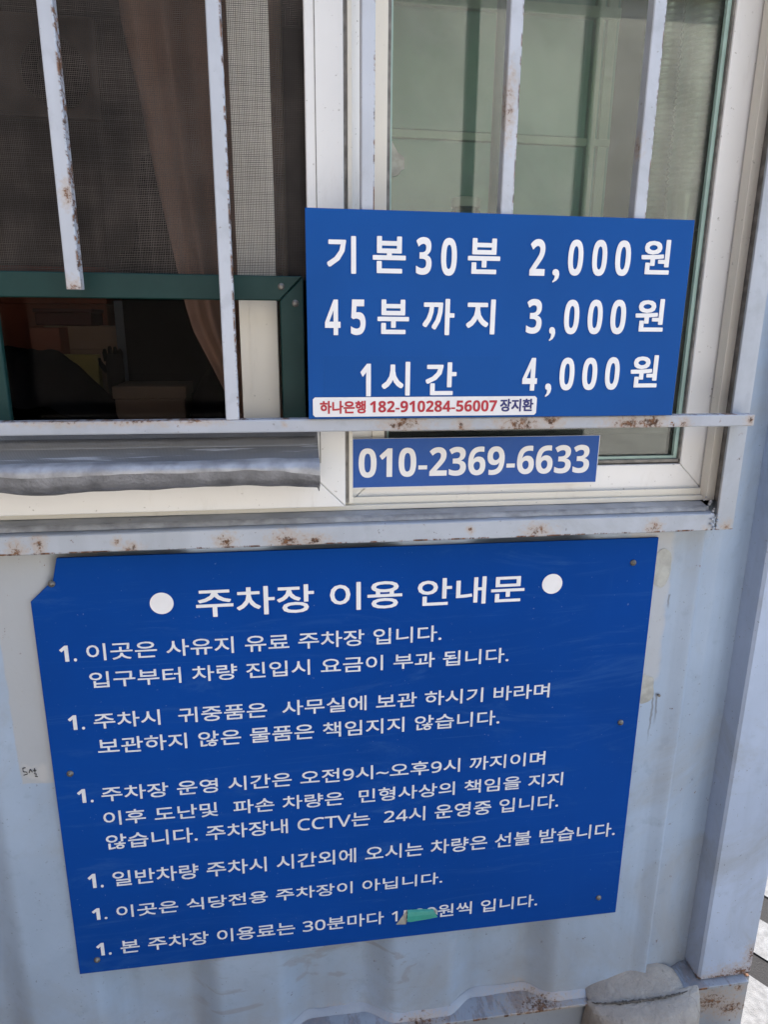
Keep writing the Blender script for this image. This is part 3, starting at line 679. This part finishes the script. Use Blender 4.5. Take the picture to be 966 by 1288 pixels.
for i in range(nx + 1):       # paler strip over the lip, its sky highlight painted as colour
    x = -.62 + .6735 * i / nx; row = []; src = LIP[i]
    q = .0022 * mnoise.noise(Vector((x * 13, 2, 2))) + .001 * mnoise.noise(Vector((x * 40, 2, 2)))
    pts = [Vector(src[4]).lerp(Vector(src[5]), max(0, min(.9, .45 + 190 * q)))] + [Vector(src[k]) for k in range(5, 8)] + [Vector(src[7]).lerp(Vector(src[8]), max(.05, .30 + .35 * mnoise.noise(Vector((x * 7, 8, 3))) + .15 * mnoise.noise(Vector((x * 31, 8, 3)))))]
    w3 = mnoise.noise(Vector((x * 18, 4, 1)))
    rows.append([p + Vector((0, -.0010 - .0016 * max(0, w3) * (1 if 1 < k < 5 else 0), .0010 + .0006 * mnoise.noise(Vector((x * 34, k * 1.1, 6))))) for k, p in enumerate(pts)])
m.grid(rows); m.build('lip_highlight', M['tape_lit'], T)
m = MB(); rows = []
for i in range(nx + 1):       # darker strip round the underside, its shade painted as colour
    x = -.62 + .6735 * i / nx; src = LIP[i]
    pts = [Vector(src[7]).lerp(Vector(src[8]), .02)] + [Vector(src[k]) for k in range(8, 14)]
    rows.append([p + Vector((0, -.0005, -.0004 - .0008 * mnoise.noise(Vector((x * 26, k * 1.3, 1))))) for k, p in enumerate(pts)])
m.grid(rows); m.build('under_shade', M['tape_shade'], T)
m = MB(); m.tube([(.049, 1.003, 1.3245), (.0515, 1.002, 1.316), (.053, 1.003, 1.306)], [.004, .0028, .0006], 7); m.build('tape_tail', M['tape'], T)

# ------------------------------------------------------------------ cement lump at the foot
L = thing('cement_footing', 'rounded cream cement block with a dark crack, under the foot of the booth', 'block', (.70, 1.04, 0))
def lump(prof, x_c, hw, seed, amp, pw=2.4, back=None):
    def dense(q): return [tuple(Vector(q[i]).lerp(Vector(q[i + 1]), t / 5)) for i in range(len(q) - 1) for t in range(5)] + [q[-1]]
    prof = dense(prof); back = dense(back)
    m = MB(); rows = []
    for i in range(141):
        u = -1 + i / 70; e = max(0, 1 - abs(u) ** pw) ** (1 / pw); row = []
        for k, (y, z) in enumerate(prof):
            yb, zb = back[k]
            n = mnoise.noise(Vector((u * 2.2 + seed, k * .05, seed))); n2 = mnoise.noise(Vector((u * 9, k * .18, seed))) + .45 * mnoise.noise(Vector((u * 26, k * .5, seed)))
            row.append((x_c + u * hw * (1 + .03 * n), yb + (y - yb) * e + amp * n + amp * .5 * n2, zb + (z - zb) * e + amp * .6 * n))
        rows.append(row)
    return m.grid(rows)
pr = [(1.060, .181), (1.040, .179), (1.016, .172), (.998, .157), (.988, .132), (.983, .10), (.980, .05), (.980, 0)]
lump(pr, .729, .127, 1.7, .004, 2.3, [(1.075, .166), (1.072, .162), (1.075, .155), (1.08, .13), (1.083, .10), (1.084, .08), (1.084, .04), (1.084, 0)]).build('block', M['cement'], L)
pr = [(1.112, .207), (1.104, .204), (1.092, .199), (1.074, .191), (1.058, .185), (1.052, .1800)]
lump(pr, .716, .108, 5.2, .0030, 1.9, [(1.104, .1690), (1.098, .1690), (1.09, .1690), (1.08, .1690), (1.073, .1690), (1.070, .168)]).build('mortar', M['cement'], L)
m = MB(); pts = []
for i in range(70):
    t = i / 69; u = -1 + 2 * t; e = max(0, 1 - abs(u) ** 2) ** .5
    pts.append((    .722 + .112 * u, 1.068 - .0225 * e + .002 * mnoise.noise(Vector((i * .7, 0, 0))),   .1700 + .0140 * e + .0030 * mnoise.noise(Vector((i * .33, 7, 0)))))
m.tube(pts, [(.0018 + .0034 * abs(mnoise.noise(Vector((i * .45, 3, 3))))) * (1 - .7 * abs(i / 35 - 1) ** 3) for i in range(70)], 7); m.build('crack', M['crack'], L)

# ------------------------------------------------------------------ things inside the booth
# counter under the window, dark
C = thing('counter', 'dark counter inside the booth just behind the window', 'counter', (.3, 1.6, .2))
m = MB(); m.box(-.75, .14, 1.19, 1.95, 1.295, 1.33, .003); m.build('worktop', M['counter'], C)
for x in (-.7, .08): m = MB(); m.box(x, x + .05, 1.25, 1.85, .2, 1.294); m.build('leg', M['counter'], C)

# green locker seen through the right pane
Lk = thing('green_locker', 'pale green metal locker standing behind the right window pane', 'locker', (.45, 1.6, 1.36))
m = MB(); m.box(.145, .640, 1.40, 1.75, 1.372, 2.28, .003); m.build('body', M['cabinet'], Lk)
m = MB(); m.box(.205, .575, 1.3925, 1.3995, 1.40, 1.868, .002); m.build('door', M['cabinet'], Lk)
m = MB(); m.box(.205, .575, 1.3915, 1.3995, 1.885, 2.075, .002); m.build('door', M['cabinet'], Lk)
m = MB(); m.box(.190, .196, 1.391, 1.3995, 1.39, 2.27); m.box(.588, .604, 1.388, 1.3995, 1.38, 2.27, .001); m.box(.612, .630, 1.391, 1.3995, 1.38, 2.27, .001); m.box(.15, .635, 1.389, 1.3995, 1.870, 1.883, .001); m.box(.15, .635, 1.386, 1.3995, 2.080, 2.098, .001); m.build('trim', M['cabinet_edge'], Lk)
tag(MB().box(.15, .88, 1.30, 1.78, 1.335, 1.371, .002).build('shelf', M['counter'], None, (.5, 1.55, 1.335)), 'dark shelf board carrying the green locker and the cups', 'shelf')
tag(MB().poly([(.30, 2.105), (.42, 2.100), (.415, 2.14), (.30, 2.142)], 1.3845, 1.3855).build('paper_note', M['paper'], None, (.36, 1.385, 2.1)), 'pale paper note taped high on the green locker', 'note')
tag(MB().poly([(.1755, 1.808), (.1752, 1.756), (.1870, 1.760), (.1905, 1.766), (.1962, 1.769), (.1957, 1.784), (.1862, 1.791), (.1805, 1.799)], 1.1362, 1.1368).build('torn_sticker', M['torn_paper'], None, (.18, 1.1365, 1.757)), 'torn scrap of cream sticker on the left edge of the right pane', 'sticker')

# two tall stacks of cups in clear sleeves
def cups(x, y, z0, n, label):
    t = thing('cup_stack', label, 'cups', (x, y, z0), 'stacks of cups behind the right pane')
    m = MB(); pf = [(.012, z0 + .0005), (.026, z0 + .0005), (.0300, z0 + .060)]
    for k in range(n):
        z = z0 + .062 + k * .0098
        pf += [(.0300, z), (.0325, z + .0012), (.0345, z + .0030), (.0325, z + .0048), (.0300, z + .0062)]
    pf += [(.030, pf[-1][1]), (.028, pf[-1][1] - .04)]
    m.lathe(pf, x, y, 40); m.build('nested_cups', M['cup'], t)
    m = MB(); pf2 = []
    zt = z0 + .062 + n * .0098
    k = (n + 8) * 6
    for i in range(k + 1):
        z = z0 - .0 + (zt + .03 - z0) * i / k
        r = .0358 + .0011 * math.cos(2 * math.pi * (z - z0 - .065) / .0098) + .0006 * math.sin(i * .11)
        if z < z0 + .06: r = .027 + .15 * (z - z0)
        if i > k - 16: r -= .0016 * (i - k + 16)
        pf2.append((max(r, .004), z))
    m.lathe(pf2, x, y, 40); m.build('plastic_sleeve', M['film'], t)
    return t
cups(.714, 1.235, 1.372 + .33, 36, 'tall sleeve of nested pale cups nearest the right edge of the pane')
cups(.700, 1.335, 1.372 + .26, 44, 'sleeve of nested pale cups half hidden behind the right guard bar')
cs = thing('cup_rack', 'low pale rack holding up the cup sleeves behind the price board', 'rack', (.70, 1.285, 1.372))
m = MB(); m.box(.655, .78, 1.19, 1.28, 1.372, 1.7015, .003); m.build('front_step', M['beige_card'], cs)
m = MB(); m.box(.645, .78, 1.282, 1.385, 1.372, 1.6315, .003); m.build('back_step', M['beige_card'], cs)
# clear bulb-shaped jar
J = thing('glass_jar', 'small clear glass jar catching the light behind the middle of the right pane', 'jar', (.335, 1.30, 1.372))
m = MB(); m.lathe([(.004, 1.3725), (.040, 1.3735), (.042, 1.39), (.042, 1.69), (.036, 1.72), (.024, 1.738), (.024, 1.755), (.021, 1.757)], .335, 1.30, 32); m.build('body', M['film'], J)
m = MB(); m.lathe([(.0255, 1.741), (.0258, 1.755), (.02, 1.7575), (.001, 1.7578)], .335, 1.30, 32); m.build('lid', M['cup'], J)

pol = MB(); pol.tube([(.373, 1.25, 1.3715), (.373, 1.25, 2.449)], .0115, 16)
tag(pol.build('upright_pole', M['pole'], None, (.373, 1.25, 1.3715)), 'thin dark upright pole behind the pane, beside the middle guard bar', 'pole')
# brown curtain
Cu = thing('curtain', 'brown curtain gathered towards the middle of the window, behind the screen', 'curtain', (-.1, 1.28, 1.2))
rows = []
zz = [1.22 + .97 * i / 70 for i in range(71)]
def edge(z):       # left edge sweeps in towards the bottom
    pts = [(2.25, -.235), (1.98, -.222), (1.88, -.203), (1.75, -.184), (1.65, -.166), (1.57, -.152), (1.53, -.142), (1.48, -.118), (1.40, -.082), (1.33, -.055), (1.2, -.03)]
    for (za, xa), (zb, xb) in zip(pts, pts[1:]):
        if zb <= z <= za: return xb + (xa - xb) * (z - zb) / (za - zb)
    return pts[-1][1]
for z in zz:
    row = []; xe = edge(z)
    for k in range(41):
        t = k / 40; x = xe + (.02 - xe) * t
        y = 1.255 + .026 * math.sin(t * 12 + z * 1.1) * (.4 + .6 * t) + .008 * math.sin(t * 29 - z * 5) + .006 * mnoise.noise(Vector((t * 5, z * 8, 0)))
        row.append((x, y, z))
    rows.append(row)
m = MB(); m.grid(rows); o = m.build('cloth', M['curtain'], Cu)
md = o.modifiers.new('thick', 'SOLIDIFY'); md.thickness = .0015

def crate(name, label, cat, mat, x0, x1, y0, y1, z0, z1, lid=True):
    t = thing(name, label, cat, ((x0 + x1) / 2, (y0 + y1) / 2, z0))
    h = z1 - z0
    m = MB(); m.box(x0, x1, y0, y1, z0, z1 - (.25 * h if lid else 0), .002); m.build('body', mat, t)
    if lid: m = MB(); m.box(x0 - .003, x1 + .003, y0 - .003, y1 + .003, z1 - .25 * h + .0004, z1, .002); m.build('lid', mat, t)
    return t
crate('orange_carton', 'large orange carton at the back left of the small opening', 'carton', M['orange_card'], -.80, -.395, 1.78, 1.94, 1.3305, 1.66)
crate('red_carton', 'dark red flat carton on top of the beige one', 'carton', M['red_card'], -.522, -.405, 1.67, 1.775, 1.531, 1.566)
crate('orange_carton', 'small orange carton below the dark red one', 'carton', M['orange_card'], -.512, -.452, 1.59, 1.655, 1.3305, 1.527, False)
crate('beige_carton', 'beige carton beside the small orange one', 'carton', M['beige_card'], -.50, -.345, 1.66, 1.775, 1.3305, 1.530)
crate('yellow_folder', 'yellow folder leaning below the beige carton', 'folder', M['yellow_card'], -.505, -.372, 1.553, 1.58, 1.3305, 1.474, False)
crate('grey_file', 'narrow blue grey file standing right of the cartons', 'file', M['bluegrey_card'], -.341, -.310, 1.60, 1.70, 1.3305, 1.583, False)
crate('brown_carton', 'brown cardboard box low in front of the black chair', 'carton', M['brown_card'], -.308, -.180, 1.385, 1.50, 1.3305, 1.424)
ch = thing('black_chair', 'black padded chair back rising behind the small opening', 'chair', (-.10, 1.8, .2))
m = MB(); m.box(-.318, -.06, 1.565, 1.595, 1.34, 1.68, .012, 4); m.build('backrest', M['black_cloth'], ch)
m = MB(); m.box(-.34, -.05, 1.97, 2.35, .62, .72, .02, 3); m.build('seat', M['black_cloth'], ch)
m = MB(); m.tube([(-.2, 2.15, .2), (-.2, 2.15, .62)], .03, 10); m.build('stem', M['black_plastic'], ch)
m = MB(); m.tube([(-.2, 1.99, .68), (-.2, 1.965, .9), (-.2, 1.965, 1.40), (-.2, 1.596, 1.45)], .015, 8); m.build('back_post', M['black_plastic'], ch)
# glove hanging upright and draped jacket
GX, GZ = -.328, 1.478
gl = MB(); gl.tube([(GX, 1.50, 1.3305), (GX, 1.50, 1.38), (GX + .001, 1.50, GZ - .02), (GX + .002, 1.50, GZ)], [.015, .016, .018, .014], 12)
for dx, l in ((-.014, .016), (-.005, .026), (.004, .024), (.012, .017)): gl.tube([(GX + dx, 1.50, GZ - .014), (GX + dx * 1.2, 1.50, GZ - .004 + l * .4), (GX + dx * 1.1, 1.496, GZ + l * .55)], [.0055, .005, .003], 8)
gl.tube([(GX - .014, 1.50, GZ - .035), (GX - .025, 1.497, GZ - .02), (GX - .027, 1.495, GZ - .008)], [.006, .005, .003], 8)
tag(gl.build('black_glove', M['black_cloth'], None, (GX, 1.5, 1.3305)), 'black glove standing upright in front of the yellow folder', 'glove')
rows = []
for i in range(41):
    u = i / 40; row = []
    for k in range(31):
        v = k / 30; x = -.58 + .285 * u; y = 1.24 + .28 * v
        h = .165 * max(0, 1 - abs((u - .45) / .56) ** 2.6) * math.sin(math.pi * min(1, max(0, v * .9 + .1))) ** .7 + .016 * mnoise.noise(Vector((u * 5, v * 4, 0))) + .006 * mnoise.noise(Vector((u * 14, v * 9, 3)))
        row.append((x, y, 1.3315 + max(0, h)))
    rows.append(row)
m = MB(); m.grid(rows); tag(m.build('black_jacket', M['black_cloth'], None, (-.43, 1.39, 1.3315)), 'black jacket heaped on the counter at the lower left of the opening', 'jacket')
rows = []
for i in range(31):
    u = i / 30; row = []
    for k in range(25):
        v = k / 24; x = -.178 + .11 * u; y = 1.30 + .2 * v
        row.append((x, y, 1.3315 + max(0, .13 * math.sin(math.pi * u) ** .7 * math.sin(math.pi * v) ** .8 + .012 * mnoise.noise(Vector((u * 5, v * 6, 4))))))
    rows.append(row)
m = MB(); m.grid(rows); tag(m.build('black_bag', M['black_cloth'], None, (-.12, 1.4, 1.3315)), 'crumpled black bag on the counter beside the brown box', 'bag')
rows = []
for i in range(31):
    z = 1.63 + .29 * i / 30; row = []
    for k in range(33):
        a = 2 * math.pi * k / 32; wd = (.052 + .03 * (1 - i / 30)) * (1 if i < 27 else (1 - .28 * (i - 26)))
        row.append((-.245 + .012 * (i / 30) + wd * math.cos(a), 1.75 + .03 * math.sin(a) + .008 * math.sin(5 * a + i * .2), z))
    rows.append(row)
m = MB(); m.grid(rows); tag(m.build('dark_coat', M['black_cloth'], None, (-.245, 1.75, 1.63)), 'dark coat hanging behind the screen left of the curtain', 'coat')
# dark round fan on the back lining
fan = thing('round_fan', 'dark round wall fan dimly seen through the upper left of the screen', 'fan', (-.65, 2.5, 2.26))
m = MB(); m.box(-.98, -.53, 2.555, 2.60, 2.15, 2.43, .004); m.build('mount_board', M['mount'], fan)
m = MB(); m.lathe([(.001, 2.50), (.085, 2.505), (.097, 2.52), (.097, 2.553)], -.65, 2.265, 40, 'Y'); m.build('grille', M['black_plastic'], fan)
m = MB(); m.lathe([(.001, 2.485), (.035, 2.488), (.04, 2.499)], -.65, 2.265, 24, 'Y'); m.build('hub', M['screw'], fan)

# ------------------------------------------------------------------ pale building across the yard (seen in the panes)
A = thing('building', 'pale two storey building across the yard, mirrored faintly in the right pane', 'building', (0, -10, 0))
m = MB(); m.box(-16, 16, -14, -9, 0, 6.2); m.build('wall', M['stucco'], A)
m = MB(); m.box(-16.2, 16.2, -14.2, -8.8, 6.2, 6.5); m.build('roof', M['cabinet_edge'], A)

A2 = thing('shade_block', 'unseen dark block added left of the yard to shade the wall', 'building', (-7, -3, 0))  # out of view, added to darken faces turned left
m = MB(); m.box(-11, -4.2, -8.5, 6, 0, 7.5); m.build('wall', M['shade_block_mat'], A2)  # body of the added shade block
m = MB(); m.box(-11.1, -4.1, -8.6, 6.1, 7.5, 7.75); m.build('roof', M['asphalt'], A2)  # top of the added shade block
